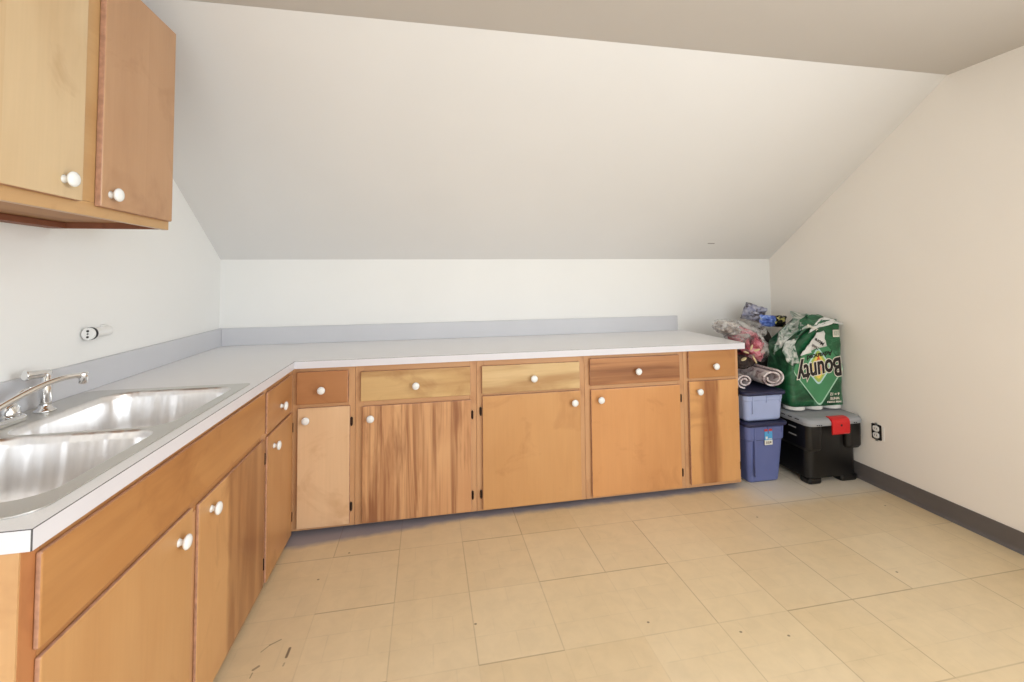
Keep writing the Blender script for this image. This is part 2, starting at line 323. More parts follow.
# ------------------------------------------------------------------ cabinets
def knob_mesh():
    bm = bmesh.new()
    lathe(bm, [(.0115, 0), (.0105, .002), (.0078, .006), (.0075, .010), (.011, .014), (.018, .017), (.0202, .021), (.019, .025), (.013, .0285), (.004, .030)], (0, 0, 0), (0, 0, 1), 24)
    bmesh.ops.recalc_face_normals(bm, faces=bm.faces)
    for f in bm.faces: f.smooth = True
    me = bpy.data.meshes.new('knob'); bm.to_mesh(me); bm.free(); me.materials.append(KNOB); return me
KM = knob_mesh()
def knob(parent, p, d):
    o = bpy.data.objects.new('knob', KM); COL.objects.link(o); o.parent = parent
    M = wmat(parent).inverted() @ (Matrix.Translation(p) @ Vector(d).to_track_quat('Z', 'Y').to_matrix().to_4x4())
    o.location = M.translation; o.rotation_euler = M.to_euler(); return o
def hinge(parent, p, ax):
    """barrel hinge at p, ax = in-plane axis letter of the front ('x' or 'y')"""
    bm = bmesh.new(); lathe(bm, [(.003, -.024), (.0042, -.022), (.0042, -.008), (.0036, -.007), (.0042, -.006), (.0042, .020), (.0025, .024)], p, (0, 0, 1), 10)
    n = Vector((0, -1, 0)) if ax == 'x' else Vector((1, 0, 0)); t = Vector((1, 0, 0)) if ax == 'x' else Vector((0, 1, 0))
    for sgn in (-1, 1):
        a = Vector(p)+t*sgn*.007; 
        if ax == 'x': box(bm, min(p[0], p[0]+sgn*.006), max(p[0], p[0]+sgn*.006), p[1]+.001, p[1]+.004, p[2]-.018, p[2]+.018)
        else: box(bm, p[0]-.004, p[0]-.001, min(p[1], p[1]+sgn*.006), max(p[1], p[1]+sgn*.006), p[2]-.018, p[2]+.018)
    return build('hinge', bm, HINGE, parent)
DT = .019
def pieces(name, boxes, mat, parent, bevel=.001):
    for b in boxes:
        bm = bmesh.new(); box(bm, *b); build(name, bm, mat, parent, bevel=bevel)
def front(name, face, a0, a1, z0, z1, pl, mat, parent, knobs=()):
    DT = .019 if face == 'x' or pl < .5 else .0115
    """slab front; face 'x' looks to -y at y=pl, face 'y' looks to +x at x=pl; side faces are plywood edge"""
    bm = bmesh.new()
    fs = box(bm, a0, a1, pl-DT, pl-.0006, z0, z1) if face == 'x' else box(bm, pl+.0006, pl+DT, a0, a1, z0, z1)
    for f in fs:
        f.normal_update(); n = f.normal
        f.material_index = 0 if abs(n.y if face == 'x' else n.x) > .5 else 1
    o = build(name, bm, [mat, EDGE], parent, bevel=.0035, seg=3)
    for k in knobs:
        p = (k[0], pl-DT, k[1]) if face == 'x' else (pl+DT, k[0], k[1])
        knob(o, Vector(p), (0, -1, 0) if face == 'x' else (1, 0, 0))
    return o
ZB, ZT = .02, .861
def carcass(parent, x0, x1, y0, y1, mat, z0=ZB, z1=ZT, depthaxis='y'):
    """open-front box: two sides, bottom, back and a shelf"""
    t = .018; e = .0003
    if depthaxis == 'y':
        pieces('side_panel', [(x0, x0+t, y0, y1, z0, z1), (x1-t, x1, y0, y1, z0, z1)], mat, parent)
        pieces('bottom_panel', [(x0+t+e, x1-t-e, y0, y1, z0, z0+t)], mat, parent)
        pieces('back_panel', [(x0+t+e, x1-t-e, y1-.006, y1, z0+t+e, z1)], mat, parent)
        pieces('shelf', [(x0+t+e, x1-t-e, y0, y1-.0065, .655, .667)], mat, parent)
    else:
        pieces('side_panel', [(x0, x1, y0, y0+t, z0, z1), (x0, x1, y1-t, y1, z0, z1)], mat, parent)
        pieces('bottom_panel', [(x0, x1, y0+t+e, y1-t-e, z0, z0+t)], mat, parent)
        pieces('back_panel', [(x0, x0+.006, y0+t+e, y1-t-e, z0+t+e, z1)], mat, parent)
FY = -.641      # face frame front of the back run
FX = .620       # face frame front of the left run
def unit_back(x0, x1, st_l, st_r, dr, do, dmat, omat, kd, ko, hx, label, idx):
    t = empty('base_cabinet', ((x0+x1)/2, -.32, 0), label, 'cabinet', 'base cabinets along the back wall')
    x0 += .0006; x1 -= .0006
    carcass(t, x0, x1, FY+.019, -.002, W['frame'])
    st_l, st_r = do[0]+.009, do[1]-.009
    pieces('stile', [(x0, st_l, FY, FY+.0185, ZB, ZT), (st_r, x1, FY, FY+.0185, ZB, ZT)], W['frame'], t)
    pieces('rail', [(st_l+.0003, st_r-.0003, FY, FY+.0185, z0, z1) for z0, z1 in ((ZB, .055), (.632, .69), (.812, ZT))], W['frame_h'], t)
    bm = bmesh.new(); box(bm, x0, x1, -.60, -.585, .001, ZB-.0006); build('toe_kick', bm, KICK, t)
    front('drawer_front', 'x', dr[0], dr[1], dr[2], dr[3], FY, dmat, t, [kd])
    d = front('door', 'x', do[0], do[1], do[2], do[3], FY, omat, t, [ko])
    for z in (do[2]+.085, do[3]-.085): hinge(t, (hx, FY-.0085, z), 'x')
    return t
unit_back(.6155, .932, .632, .903, (.641, .898, .669, .838), (.648, .908, .036, .650), W['drawer_brown'], W['door_plain_a'], (.767, .742), (.692, .590), .915,
          'narrow corner base cabinet of the back run, plain tan door under a brown drawer', 0)
unit_back(.932, 1.584, .958, 1.552, (.961, 1.550, .668, .826), (.970, 1.552, .030, .641), W['drawer_yellow'], W['door_striped'], (1.25, .739), (1.014, .578), 1.560,
          'wide base cabinet with boldly striped brown and tan door under yellow drawer', 1)
unit_back(1.584, 2.226, 1.612, 2.197, (1.613, 2.192, .670, .825), (1.616, 2.196, .030, .657), W['drawer_yellow_b'], W['door_plain_b'], (1.912, .743), (2.154, .591), 1.607,
          'middle base cabinet with plain amber door knobbed at right, under a pale yellow drawer', 2)
unit_back(2.226, 2.872, 2.256, 2.842, (2.256, 2.838, .680, .838), (2.260, 2.838, .036, .656), W['drawer_dark'], W['door_plain_c'], (2.556, .752), (2.316, .597), 2.848,
          'wide base cabinet with a plain orange-tan door under a dark brown striped drawer', 3)
t5 = unit_back(2.872, 3.256, 2.900, 3.236, (2.899, 3.226, .688, .856), (2.899, 3.238, .044, .670), W['drawer_amber'], W['door_streak'], (3.078, .758), (2.962, .608), 3.246,
          'narrow base cabinet beside the blue boxes, its door streaked dark down the middle', 4)
# ---- left run
tL = empty('sink_base_cabinet', (.3, -1.63, 0), 'long orange-tan sink base cabinet under the steel sink, with false panel and two doors', 'cabinet')
y0, y1 = -2.2245, -1.0585
carcass(tL, .002, FX-.019, y0+.002, y1, W['frame'], depthaxis='x')
bm = bmesh.new(); box(bm, .002, FX-.0003, y0-.002, y0+.0015, ZB, ZT); tag(build('end_panel', bm, W['end_pale'], tL), 'pale veneered end panel')
pieces('stile', [(FX-.0185, FX, -1.675, -1.60, ZB, .63), (FX-.0185, FX, -1.095, y1, ZB, ZT)], W['frame'], tL)
bm = bmesh.new(); box(bm, FX-.0185, FX, y0+.0018, y0+.04, ZB, ZT); tag(build('stile', bm, W['end_dark'], tL, bevel=.001), 'darker brown end stile')
pieces('rail', [(FX-.0185, FX, y0+.041, -1.0953, z0, z1) for z0, z1 in ((ZB, .055), (.631, .69), (.82, ZT))], W['left_drawer'], tL)
bm = bmesh.new(); box(bm, .555, .57, y0+.01, y1, .001, ZB-.0006); build('toe_kick', bm, KICK, tL)
front('false_panel', 'y', -2.195, -1.078, .672, .842, FX, W['left_panel'], tL)
front('door', 'y', -2.190, -1.664, .036, .655, FX, W['left_door'], tL, [(-1.740, .596)])
front('door', 'y', -1.628, -1.076, .030, .645, FX, W['left_striped'], tL, [(-1.552, .594)])
for z in (.12, .57): hinge(tL, (FX+.0085, -2.194, z), 'y')
for z in (.12, .56): hinge(tL, (FX+.0085, -1.069, z), 'y')
tC = empty('corner_base_cabinet', (.3, -.85, 0), 'narrow orange-tan base cabinet with a drawer, in the corner beside the sink cabinet', 'cabinet')
y0, y1 = -1.0575, -.6425
carcass(tC, .002, FX-.019, y0, y1, W['frame'], depthaxis='x')
pieces('stile', [(FX-.0185, FX, y0, -1.025, ZB, ZT), (FX-.0185, FX, -.71, y1, ZB, ZT)], W['frame'], tC)
pieces('rail', [(FX-.0185, FX, -1.0247, -.7103, z0, z1) for z0, z1 in ((ZB, .055), (.625, .67), (.82, ZT))], W['left_drawer'], tC)
bm = bmesh.new(); box(bm, .555, .57, y0, y1, .001, ZB-.0006); build('toe_kick', bm, KICK, tC)
front('drawer_front', 'y', -1.048, -.700, .655, .834, FX, W['left_drawer'], tC, [(-.868, .725)])
front('door', 'y', -1.040, -.680, .024, .640, FX, W['left_narrow'], tC, [(-.962, .575)])
for z in (.11, .56): hinge(tC, (FX+.0085, -.672, z), 'y')
# ---- upper cabinet
UX = .368; UZ0, UZ1 = 1.512, 2.262; UY0, UY1 = -2.42, -1.312
tU = empty('wall_cabinet', (.17, -1.86, UZ0), 'two-door wooden wall cabinet hung high on the left wall above the sink', 'cabinet')
pieces('side_panel', [(.002, UX-.019, UY0, UY0+.018, UZ0, UZ1), (.002, UX-.019, UY1-.018, UY1, UZ0+.002, UZ1)], W['under_dark'], tU)
pieces('back_panel', [(.002, .01, UY0+.0185, UY1-.0185, UZ0+.05, UZ1-.02)], W['upper_frame'], tU)
pieces('top_panel', [(.002, UX-.019, UY0+.0185, UY1-.0185, UZ1-.018, UZ1)], W['upper_frame'], tU)
pieces('shelf', [(.0105, UX-.019, UY0+.0185, UY1-.0185, 1.95, 1.965)], W['upper_frame'], tU)
pieces('hanging_rail', [(.002, .055, UY0+.0185, UY1-.0185, UZ0+.001, UZ0+.021)], W['under_dark'], tU)
pieces('bottom_panel', [(.0105, UX-.0192, UY0+.0185, UY1-.0185, UZ0+.0225, UZ0+.038)], W['under'], tU)
pieces('stile', [(UX-.0185, UX, a, b, UZ0+.0405, UZ1) for a, b in ((UY0, UY0+.065), (-1.77, -1.675), (UY1-.03, UY1))], W['upper_frame'], tU)
pieces('rail', [(UX-.0185, UX, UY0, UY1, UZ0, UZ0+.04)]+[(UX-.0187, UX-.0002, a, b, UZ1-.04, UZ1-.0005) for a, b in ((UY0+.0655, -1.7705), (-1.6745, UY1-.0305))], W['upper_frame'], tU)
front('door', 'y', -2.36, -1.757, UZ0+.033, UZ1-.012, UX, W['upper_yellow'], tU, [(-1.822, UZ0+.080)])
tag(front('door', 'y', -1.688, -1.327, UZ0+.030, UZ1-.012, UX, W['upper_brown'], tU, [(-1.650, UZ0+.070)]), 'browner door')
for z in (UZ0+.10, UZ1-.10): hinge(tU, (UX+.0085, -1.320, z), 'y')

# ------------------------------------------------------------------ worktop
CT0, CT1 = .862, .9
DL, DB, YE, XE = .640, .6892, -2.2292, 3.2737
s = NT('pale_grey_laminate', Roughness=.38); nz = s.noise(s.coord(), 260, 3); n2 = s.noise(s.coord(), 2.5, 3)
s.out(s.mix(1, s.mix(n2, lin(238, 236, 236), lin(244, 242, 242)), s.ramp(nz, [(.35, G(.965)), (.65, G(1))]), 'MULTIPLY')); LAM = s.m
LAME = plain('white_laminate_edge', lin(222, 220, 225), .35, var=.03)
BSM = plain('grey_laminate_backsplash', lin(208, 207, 210), .4, var=.04, scale=3)
SEAM = plain('dark_glue_line', lin(96, 92, 92), .8)
RAW = plain('raw_counter_underside', lin(120, 78, 66), .8)
tW = empty('kitchen_worktop', (.3, -.3, CT0), 'L-shaped pale grey laminate worktop with low backsplash over the base cabinets', 'worktop')
bm = bmesh.new()
outer = [(.001, YE), (DL-.0015, YE), (DL-.0015, -DB+.0015-.0), (XE-.0015, -DB+.0015), (XE-.0015, -.001), (.001, -.001)]
outer[0] = (.001, YE+.0015); outer[1] = (DL-.0015, YE+.0015)
FB = (.145, .568, -1.685, -1.208); NB = (.145, .568, -2.118, -1.702)
hole = rrect(.13, .582, -2.135, -1.195, .06, 0)
plate(bm, outer, [hole], CT0, CT1)
build('worktop_slab', bm, LAM, tW)
e = .0015; sm = .0016
bm = bmesh.new()
box(bm, DL-e, DL, YE+e+.0008, -DB+0, CT0, CT1-sm); box(bm, DL, XE-.0008, -DB, -DB+e, CT0, CT1-sm); box(bm, .001, DL-.0008-e, YE, YE+e, CT0, CT1-sm); box(bm, XE-e, XE, -DB+e+.0008, -.001, CT0, CT1-sm)
tag(build('edge_band', bm, LAME, tW), 'white laminate edge strip')
bm = bmesh.new()
box(bm, DL-e, DL-.0003, YE+e, -DB+.0003, CT1-sm, CT1-.0002); box(bm, DL-e, XE-.0003, -DB+.0003, -DB+e, CT1-sm, CT1-.0002); box(bm, .001, DL-e, YE+.0003, YE+e, CT1-sm, CT1-.0002); box(bm, DL-e-.0008, DL-.0005, YE+.0003, YE+e+.0008, CT0, CT1-.0002)
box(bm, XE-e, XE-.0003, -DB+e, -.001, CT1-sm, CT1-.0002)
build('glue_line', bm, SEAM, tW)
bm = bmesh.new(); box(bm, .001, .019, YE+.002, -.001, CT1+.0003, CT1+.113); box(bm, .0193, 3.2229, -.019, -.001, CT1+.0003, CT1+.113)
build('backsplash', bm, BSM, tW, bevel=.002)

# ------------------------------------------------------------------ sink
def steel(name, rough, col=(.78, .77, .75, 1), axis=(1, 1, 60), bmp=0):
    s = NT(name, Metallic=1.0, Roughness=rough); c = s.coord()
    g = s.noise(s.map(c, (0, 0, 0), axis), 6, 3)
    s.out(s.mix(1, col, s.ramp(g, [(.3, G(.93)), (.7, G(1))]), 'MULTIPLY'))
    if bmp: s.bump(s.noise(s.map(c, (0, 0, 0), (1, 1, .04)), 13, 2, .3), bmp, .02)
    s.t.links.new(s.n('ShaderNodeMapRange', {0: s.noise(c, 5, 3), 3: rough*.8, 4: rough*1.3}).outputs[0], s.b.inputs['Roughness'])
    return s.m
RIM = steel('brushed_steel_rim', .34, (.70, .685, .65, 1)); BOWL = steel('satin_steel_bowl', .30, (.88, .865, .86, 1), (14, 14, .6), .5); CHR = steel('chrome', .07, (.86, .86, .86, 1), (1, 1, 1))
tS = empty('kitchen_sink', (.33, -1.67, CT1), 'double-bowl stainless steel sink set into the left worktop', 'sink')
SX0, SX1, SY0, SY1 = .026, .604, -2.185, -1.165
bm = bmesh.new()
o_low = rrect(SX0, SX1, SY0, SY1, [.012, .05, .05, .05], 0)
fbh = rrect(*FB, [.07, .09, .07, .07], 0); nbh = rrect(*NB, [.07, .07, .09, .07], 0)
plate(bm, o_low, [fbh, nbh], CT1+.0006, CT1+.004)
build('rim', bm, RIM, tS, bevel=.0012, smooth=False)
for B, rr in ((FB, [.07, .09, .07, .07]), (NB, [.07, .07, .09, .07])):
    bm = bmesh.new(); L = []
    for ins, z in ((-.0, CT1+.0042), (.002, CT1-.004), (.006, CT1-.012), (.0075, CT1-.02), (.017, CT1-.11), (.019, CT1-.125), (.024, CT1-.150), (.036, CT1-.172), (.055, CT1-.183), (.09, CT1-.187)):
        L.append(rrect(B[0]+ins, B[1]-ins, B[2]+ins, B[3]-ins, [max(.01, q-ins*.5) for q in rr], z))
    cx, cy = (B[0]+B[1])/2, (B[2]+B[3])/2; n = len(L[0]); last = L[-1]
    def ring(r, z): return [(cx+(Vector((p[0]-cx, p[1]-cy, 0)).normalized()*r).x, cy+(Vector((p[0]-cx, p[1]-cy, 0)).normalized()*r).y, z) for p in last]
    L += [ring(.06, CT1-.190), ring(.045, CT1-.192)]
    loft(bm, L, cap0=False, cap1=False)
    b = build('bowl', bm, BOWL, tS, smooth=True)
    so = b.modifiers.new('thick', 'SOLIDIFY'); so.thickness = .001; so.offset = 1
    bm = bmesh.new(); lathe(bm, [(.0445, -.193), (.0445, -.1905), (.036, -.191), (.034, -.198), (.012, -.200), (.01, -.195), (.002, -.194)], (cx, cy, CT1), (0, 0, 1), 28)
    build('drain', bm, CHR, b, smooth=True)
# faucet
ZR = CT1+.0045
tF = empty('kitchen_faucet', (.082, -1.655, ZR), 'chrome faucet with a long curved spout on the back ledge of the sink', 'faucet')
bm = bmesh.new(); loft(bm, [rrect(.055, .112, -1.79, -1.515, .026, ZR+.0003), rrect(.055, .112, -1.79, -1.515, .026, ZR+.014), rrect(.061, .106, -1.784, -1.521, .022, ZR+.019)])
build('base_plate', bm, CHR, tF, bevel=.001)
for yy in (-1.755, -1.555):
    bm = bmesh.new(); lathe(bm, [(.024, .0195), (.024, .03), (.021, .045), (.014, .056), (.008, .06)], (.083, yy, ZR), (0, 0, 1), 24)
    h = build('handle', bm, CHR, tF, smooth=True)
    bm = bmesh.new(); s_ = 1 if yy > -1.65 else -1
    tube(bm, [(.083, yy, ZR+.052), (.083, yy+.012*s_, ZR+.066), (.086, yy+.035*s_, ZR+.082), (.09, yy+.062*s_, ZR+.09)], [.008, .0075, .0065, .005]); build('lever', bm, CHR, h, smooth=True)
bm = bmesh.new(); lathe(bm, [(.022, .0195), (.022, .032), (.017, .05), (.015, .062), (.01, .066)], (.083, -1.655, ZR), (0, 0, 1), 24); build('spout_hub', bm, CHR, tF, smooth=True)
pts = []
P0, P1, P2, P3 = Vector((.083, -1.655, ZR+.035)), Vector((.105, -1.60, ZR+.065)), Vector((.16, -1.50, ZR+.135)), Vector((.192, -1.435, ZR+.108))
for i in range(17):
    t = i/16; pts.append(P0*(1-t)**3+P1*3*t*(1-t)**2+P2*3*t*t*(1-t)+P3*t**3)
bm = bmesh.new(); tube(bm, pts, [.0105-.0025*i/16 for i in range(17)], 14); sp_ = build('spout', bm, CHR, tF, smooth=True)
bm = bmesh.new(); lathe(bm, [(.0115, .012), (.0125, .008), (.0125, -.010), (.0118, -.012), (.0118, -.024), (.009, -.025)], tuple(P3), (0, 0, 1), 20); build('aerator', bm, CHR, sp_, smooth=True)
# side sprayer
tP = empty('sink_sprayer', (.088, -1.436, ZR), 'upright chrome sink sprayer standing between the faucet base and the far bowl', 'sprayer')
bm = bmesh.new(); lathe(bm, [(.028, .0003), (.028, .004), (.022, .008), (.017, .012), (.015, .02)], (.088, -1.436, ZR), (0, 0, 1), 24); build('base', bm, CHR, tP, smooth=True)
bm = bmesh.new(); lathe(bm, [(.0145, .0205), (.0155, .03), (.0165, .06), (.015, .09), (.013, .105), (.014, .115), (.0125, .126), (.006, .131)], (.088, -1.436, ZR), (0, 0, 1), 20); build('sprayer_body', bm, CHR, tP, smooth=True)
bm = bmesh.new(); lathe(bm, [(.008, -.012), (.0125, -.006), (.0135, .01), (.0145, .04), (.0165, .055), (.0155, .058), (.012, .057)], (.088, -1.436, ZR+.122), (-.35, -.9, .05), 20); build('sprayer_head', bm, CHR, tP, smooth=True)

# ------------------------------------------------------------------ wall fittings
WP = plain('white_plastic', lin(236, 234, 230), .35, var=.02); BLK = plain('black_plastic', lin(9, 9, 10), .38, var=.2); DGR = plain('dark_slot', lin(40, 36, 34), .7)
tO = empty('round_wall_socket', (.0, -1.03, 1.125), 'small white cylindrical socket fitting on the left wall above the sink', 'socket')
bm = bmesh.new(); loft(bm, [[(.0005, -1.063, 1.098), (.0005, -1.023, 1.098), (.0005, -1.023, 1.148), (.0005, -1.063, 1.148)], [(.012, -1.059, 1.102), (.012, -1.027, 1.102), (.012, -1.027, 1.144), (.012, -1.059, 1.144)]]); build('mounting_plate', bm, WP, tO, bevel=.002)
ax = Vector((.0, -1, 0)).normalized(); st = Vector((.0285, -1.055, 1.122)); BL = .045
bm = bmesh.new(); lathe(bm, [(.016, 0), (.0190, .004), (.0190, .048+BL), (.017, .050+BL)], st, ax, 28); build('socket_barrel', bm, WP, tO, bevel=0)
bm = bmesh.new(); lathe(bm, [(.0185, .0502+BL), (.0245, .0505+BL), (.0245, .059+BL), (.019, .0592+BL)], st, ax, 28); tag(build('gasket_ring', bm, BLK, tO), 'black ring')
bm = bmesh.new(); lathe(bm, [(.021, .0594+BL), (.0235, .061+BL), (.0235, .067+BL), (.0215, .069+BL), (.005, .0692+BL)], st, ax, 28); fc = build('socket_face', bm, WP, tO)
c0 = st+ax*(.0696+BL); sx = ax.cross(Vector((0, 0, 1))).normalized()
for dx, dz, r in ((0, .011, .0048), (0, 0, .0032), (0, -.012, .0045)):
    bm = bmesh.new(); lathe(bm, [(r, -.0002), (r, .0006)], c0+sx*dx+Vector((0, 0, dz)), ax, 12); build('socket_hole', bm, DGR, fc)
# duplex outlet without its cover, right wall
oy, oz = -.835, .338
tE = empty('electrical_outlet', (RW, oy, oz), 'uncovered white duplex electrical outlet low on the right wall beside the black box', 'outlet')
bm = bmesh.new(); plate(bm, rrect(-.030, .030, -.047, .047, .006, 0, 4), [rrect(-.025, .025, -.042, .042, .005, 0, 4)], 0, .004)
bm.transform(Matrix(((0, 0, -1, RW-.0005), (1, 0, 0, oy), (0, 1, 0, oz), (0, 0, 0, 1)))); build('wall_box', bm, BLK, tE)
bm = bmesh.new(); plate(bm, rrect(-.025, .025, -.042, .042, .005, 0, 4), [], 0, .0015)
bm.transform(Matrix(((0, 0, -1, RW-.0006), (1, 0, 0, oy), (0, 1, 0, oz), (0, 0, 0, 1)))); build('box_interior', bm, DGR, tE)
for zz in (.0205, -.0205):
    bm = bmesh.new(); plate(bm, rrect(-.0175, .0175, -.016, .016, .010, 0, 5), [], 0, .008)
    bm.transform(Matrix(((0, 0, -1, RW-.003), (1, 0, 0, oy), (0, 1, 0, oz+zz), (0, 0, 0, 1)))); r_ = build('receptacle', bm, WP, tE, bevel=.001)
    bm = bmesh.new()
    for d in (-.0065, .0065): box(bm, RW-.0118, RW-.0111, oy+d-.0012, oy+d+.0012, oz+zz-.004, oz+zz+.006)
    build('slot', bm, DGR, r_)
bm = bmesh.new(); box(bm, RW-.0045, RW-.003, oy-.008, oy+.008, oz-.055, oz+.055); build('yoke', bm, plain('steel_yoke', lin(190, 190, 188), .4, .8), tE)
bm = bmesh.new(); box(bm, RW-.004, RW-.0005, oy-.046, oy-.036, oz-.042, oz+.042); build('cut_plaster_edge', bm, WP, tE)

# ------------------------------------------------------------------ stacked blue totes
def tote_body(bm, x0, x1, y0, y1, z0, z1, ins, r=.03):
    L = [rrect(x0+ins+.01, x1-ins-.01, y0+ins+.01, y1-ins-.01, r*.7, z0), rrect(x0+ins, x1-ins, y0+ins, y1-ins, r, z0+.012)]
    zc = z0+(z1-z0)*.72
    L += [rrect(x0+ins*.35, x1-ins*.35, y0+ins*.35, y1-ins*.35, r, zc), rrect(x0+ins*.1, x1-ins*.1, y0+ins*.1, y1-ins*.1, r, zc+.008), rrect(x0, x1, y0, y1, r, z1)]
    loft(bm, L)
BLU = plain('slate_blue_plastic', lin(98, 108, 158), .42, var=.08); LBL = plain('light_blue_plastic', lin(166, 178, 216), .42, var=.08); NAV = plain('navy_plastic', lin(40, 42, 74), .4, var=.1)
def blue_tote(x0, x1, y0, y1, z0, z1, ins, mat, lid, label, sticker):
    t = empty('storage_tote', ((x0+x1)/2, (y0+y1)/2, z0), label, 'storage box', 'stacked blue storage boxes')
    bm = bmesh.new(); tote_body(bm, x0, x1, y0, y1, z0, z1, ins); build('tub', bm, mat, t, bevel=.003)
    bm = bmesh.new()
    yf = y0+ins*.45
    box(bm, x0+.05, x0+.058, y0-.002, y0+ins*.6, z0+.05, z1-.004)
    box(bm, x1-.135, x1-.127, y0-.004, y0+.008, z1-.06, z1-.003); box(bm, x1-.035, x1-.027, y0-.004, y0+.008, z1-.06, z1-.003); box(bm, x1-.135, x1-.027, y0-.006, y0+.008, z1-.028, z1-.020)
    build('handle_ribs', bm, mat, t, bevel=.002)
    bm = bmesh.new(); loft(bm, [rrect(x0-.008, x1+.012, y0-.012, y1+.012, .035, z1-.012), rrect(x0-.012, x1+.016, y0-.016, y1+.016, .04, z1-.004), rrect(x0-.012, x1+.016, y0-.016, y1+.016, .04, z1+.008), rrect(x0, x1, y0, y1, .03, z1+.013), rrect(x0+.03, x1-.03, y0+.03, y1-.03, .02, z1+.008)])
    build('lid', bm, NAV, t, bevel=.002)
    if sticker:
        bm = bmesh.new(); sxx = x0+.125; zz = z1-.13; yq = y0-.0015
        box(bm, sxx, sxx+.055, yq, yq+.004, zz, zz+.03, 2); box(bm, sxx, sxx+.055, yq, yq+.004, zz+.03, zz+.085, 1); box(bm, sxx, sxx+.055, yq, yq+.004, zz+.085, zz+.098, 0)
        box(bm, sxx+.006, sxx+.02, yq-.0006, yq, zz+.036, zz+.052, 2); box(bm, sxx+.026, sxx+.05, yq-.0006, yq, zz+.034, zz+.039, 2)
        box(bm, sxx+.01, sxx+.018, yq-.0006, yq, zz+.006, zz+.022, 3); box(bm, sxx+.024, sxx+.032, yq-.0006, yq, zz+.006, zz+.022, 3); box(bm, sxx+.036, sxx+.046, yq-.0006, yq, zz+.010, zz+.022, 3)
        o = build('price_sticker', bm, [plain('sticker_red', lin(196, 60, 60)), plain('sticker_blue', lin(84, 164, 214)), plain('sticker_white', lin(226, 224, 214)), plain('sticker_print', lin(120, 110, 100))], t)
    return t
blue_tote(3.292, 3.574, -.662, -.10, .0005, .375, .028, BLU, NAV, 'slate blue plastic storage box on the floor with a small sticker on its front', True)
blue_tote(3.292, 3.578, -.655, -.11, .3895, .568, .012, LBL, NAV, 'light blue plastic storage box stacked on the slate blue one', False)

# ------------------------------------------------------------------ black tote
GREY = plain('light_grey_plastic', lin(158, 160, 164), .4, var=.06); RED = plain('red_plastic', lin(214, 30, 34), .35, var=.05)
tB = empty('heavy_storage_box', (3.85, -.56, 0), 'black storage box with grey lid and red latch on the floor by the right wall', 'storage box', rz=math.radians(1.5))
BX0, BX1, BY0, BY1 = 3.668, 4.038, -.735, -.335
bm = bmesh.new()
loft(bm, [rrect(BX0+.004, BX1-.002, BY0+.008, BY1-.012, .04, .035), rrect(BX0+.002, BX1-.001, BY0+.004, BY1-.006, .045, .20), rrect(BX0, BX1, BY0, BY1, .045, .375)])
build('tub', bm, BLK, tB, bevel=.003)
for x0, x1 in ((BX0+.003, BX0+.105), (BX1-.125, BX1+.004)):
    for ya, yb in ((BY0+.006, BY0+.09), (BY1-.09, BY1-.006)):
        bm = bmesh.new(); loft(bm, [rrect(x0+.004, x1-.004, ya+.004, yb-.004, .02, .0005), rrect(x0, x1, ya, yb, .02, .012), rrect(x0, x1, ya, yb, .02, .034)]); build('foot', bm, BLK, tB, bevel=.002)
for x0, x1 in ((BX0-.028, BX0+.085), (BX1-.105, BX1+.012)):
    bm = bmesh.new(); loft(bm, [rrect(x0+.01, x1-.006, BY0-.018, BY1+.01, .03, .215), rrect(x0, x1, BY0-.032, BY1+.015, .035, .235), rrect(x0-.002, x1, BY0-.036, BY1+.015, .035, .377)])
    sh = build('shoulder', bm, BLK, tB, bevel=.003)
bm = bmesh.new()
loft(bm, [rrect(BX0-.036, BX1+.018, BY0-.046, BY1+.02, .05, .3775), rrect(BX0-.038, BX1+.020, BY0-.048, BY1+.022, .055, .395), rrect(BX0-.030, BX1+.014, BY0-.040, BY1+.016, .055, .412), rrect(BX0-.012, BX1-.002, BY0-.02, BY1+.005, .05, .420), rrect(BX0+.02, BX1-.03, BY0+.015, BY1-.02, .04, .421)])
ld = build('lid', bm, GREY, tB, bevel=.002, smooth=False)
bm = bmesh.new()
for k in range(5): box(bm, BX0-.0375, BX0-.030, BY0+.03+k*.055, BY0+.06+k*.055, .400, .405)
for xx in (BX0+.02, BX0+.035, BX0+.05, BX1-.075, BX1-.06): box(bm, xx, xx+.008, BY0-.0495, BY0-.045, .383, .388)
build('lid_notches', bm, BLK, ld)
bm = bmesh.new()
xm0, xm1 = BX0+.125, BX0+.254
prism(bm, [(BY0-.052, .322), (BY0-.058, .332), (BY0-.060, .400), (BY0-.054, .415), (BY0-.034, .4245), (BY0-.010, .4255), (BY0-.010, .4225), (BY0-.03, .4205), (BY0-.0495, .4), (BY0-.0495, .322)], 0, xm0, xm1)
la = build('latch', bm, RED, tB, bevel=.004)
bm = bmesh.new(); lathe(bm, [(.007, 0), (.007, .0012)], ((xm0+xm1)/2, BY0-.0595, .380), (0, -1, 0), 14); build('latch_emblem', bm, BLK, la)
for k in range(2):
    bm = bmesh.new(); box(bm, BX0-.031, BX0-.0285, BY0+.06, BY0+.12, .34-.05*k, .347-.05*k); tag(build('side_marking', bm, GREY, tB), 'small pale moulded mark')

# ------------------------------------------------------------------ paper towel pack
PA = Vector((3.653, -.632, .4285)); ANG = math.radians(-3); PWID, PDEP, PHT = .405, .25, .59
tT = empty('paper_towel_pack', PA, 'green plastic-wrapped pack of paper towels standing upside down on the black box', 'paper towels', rz=ANG)
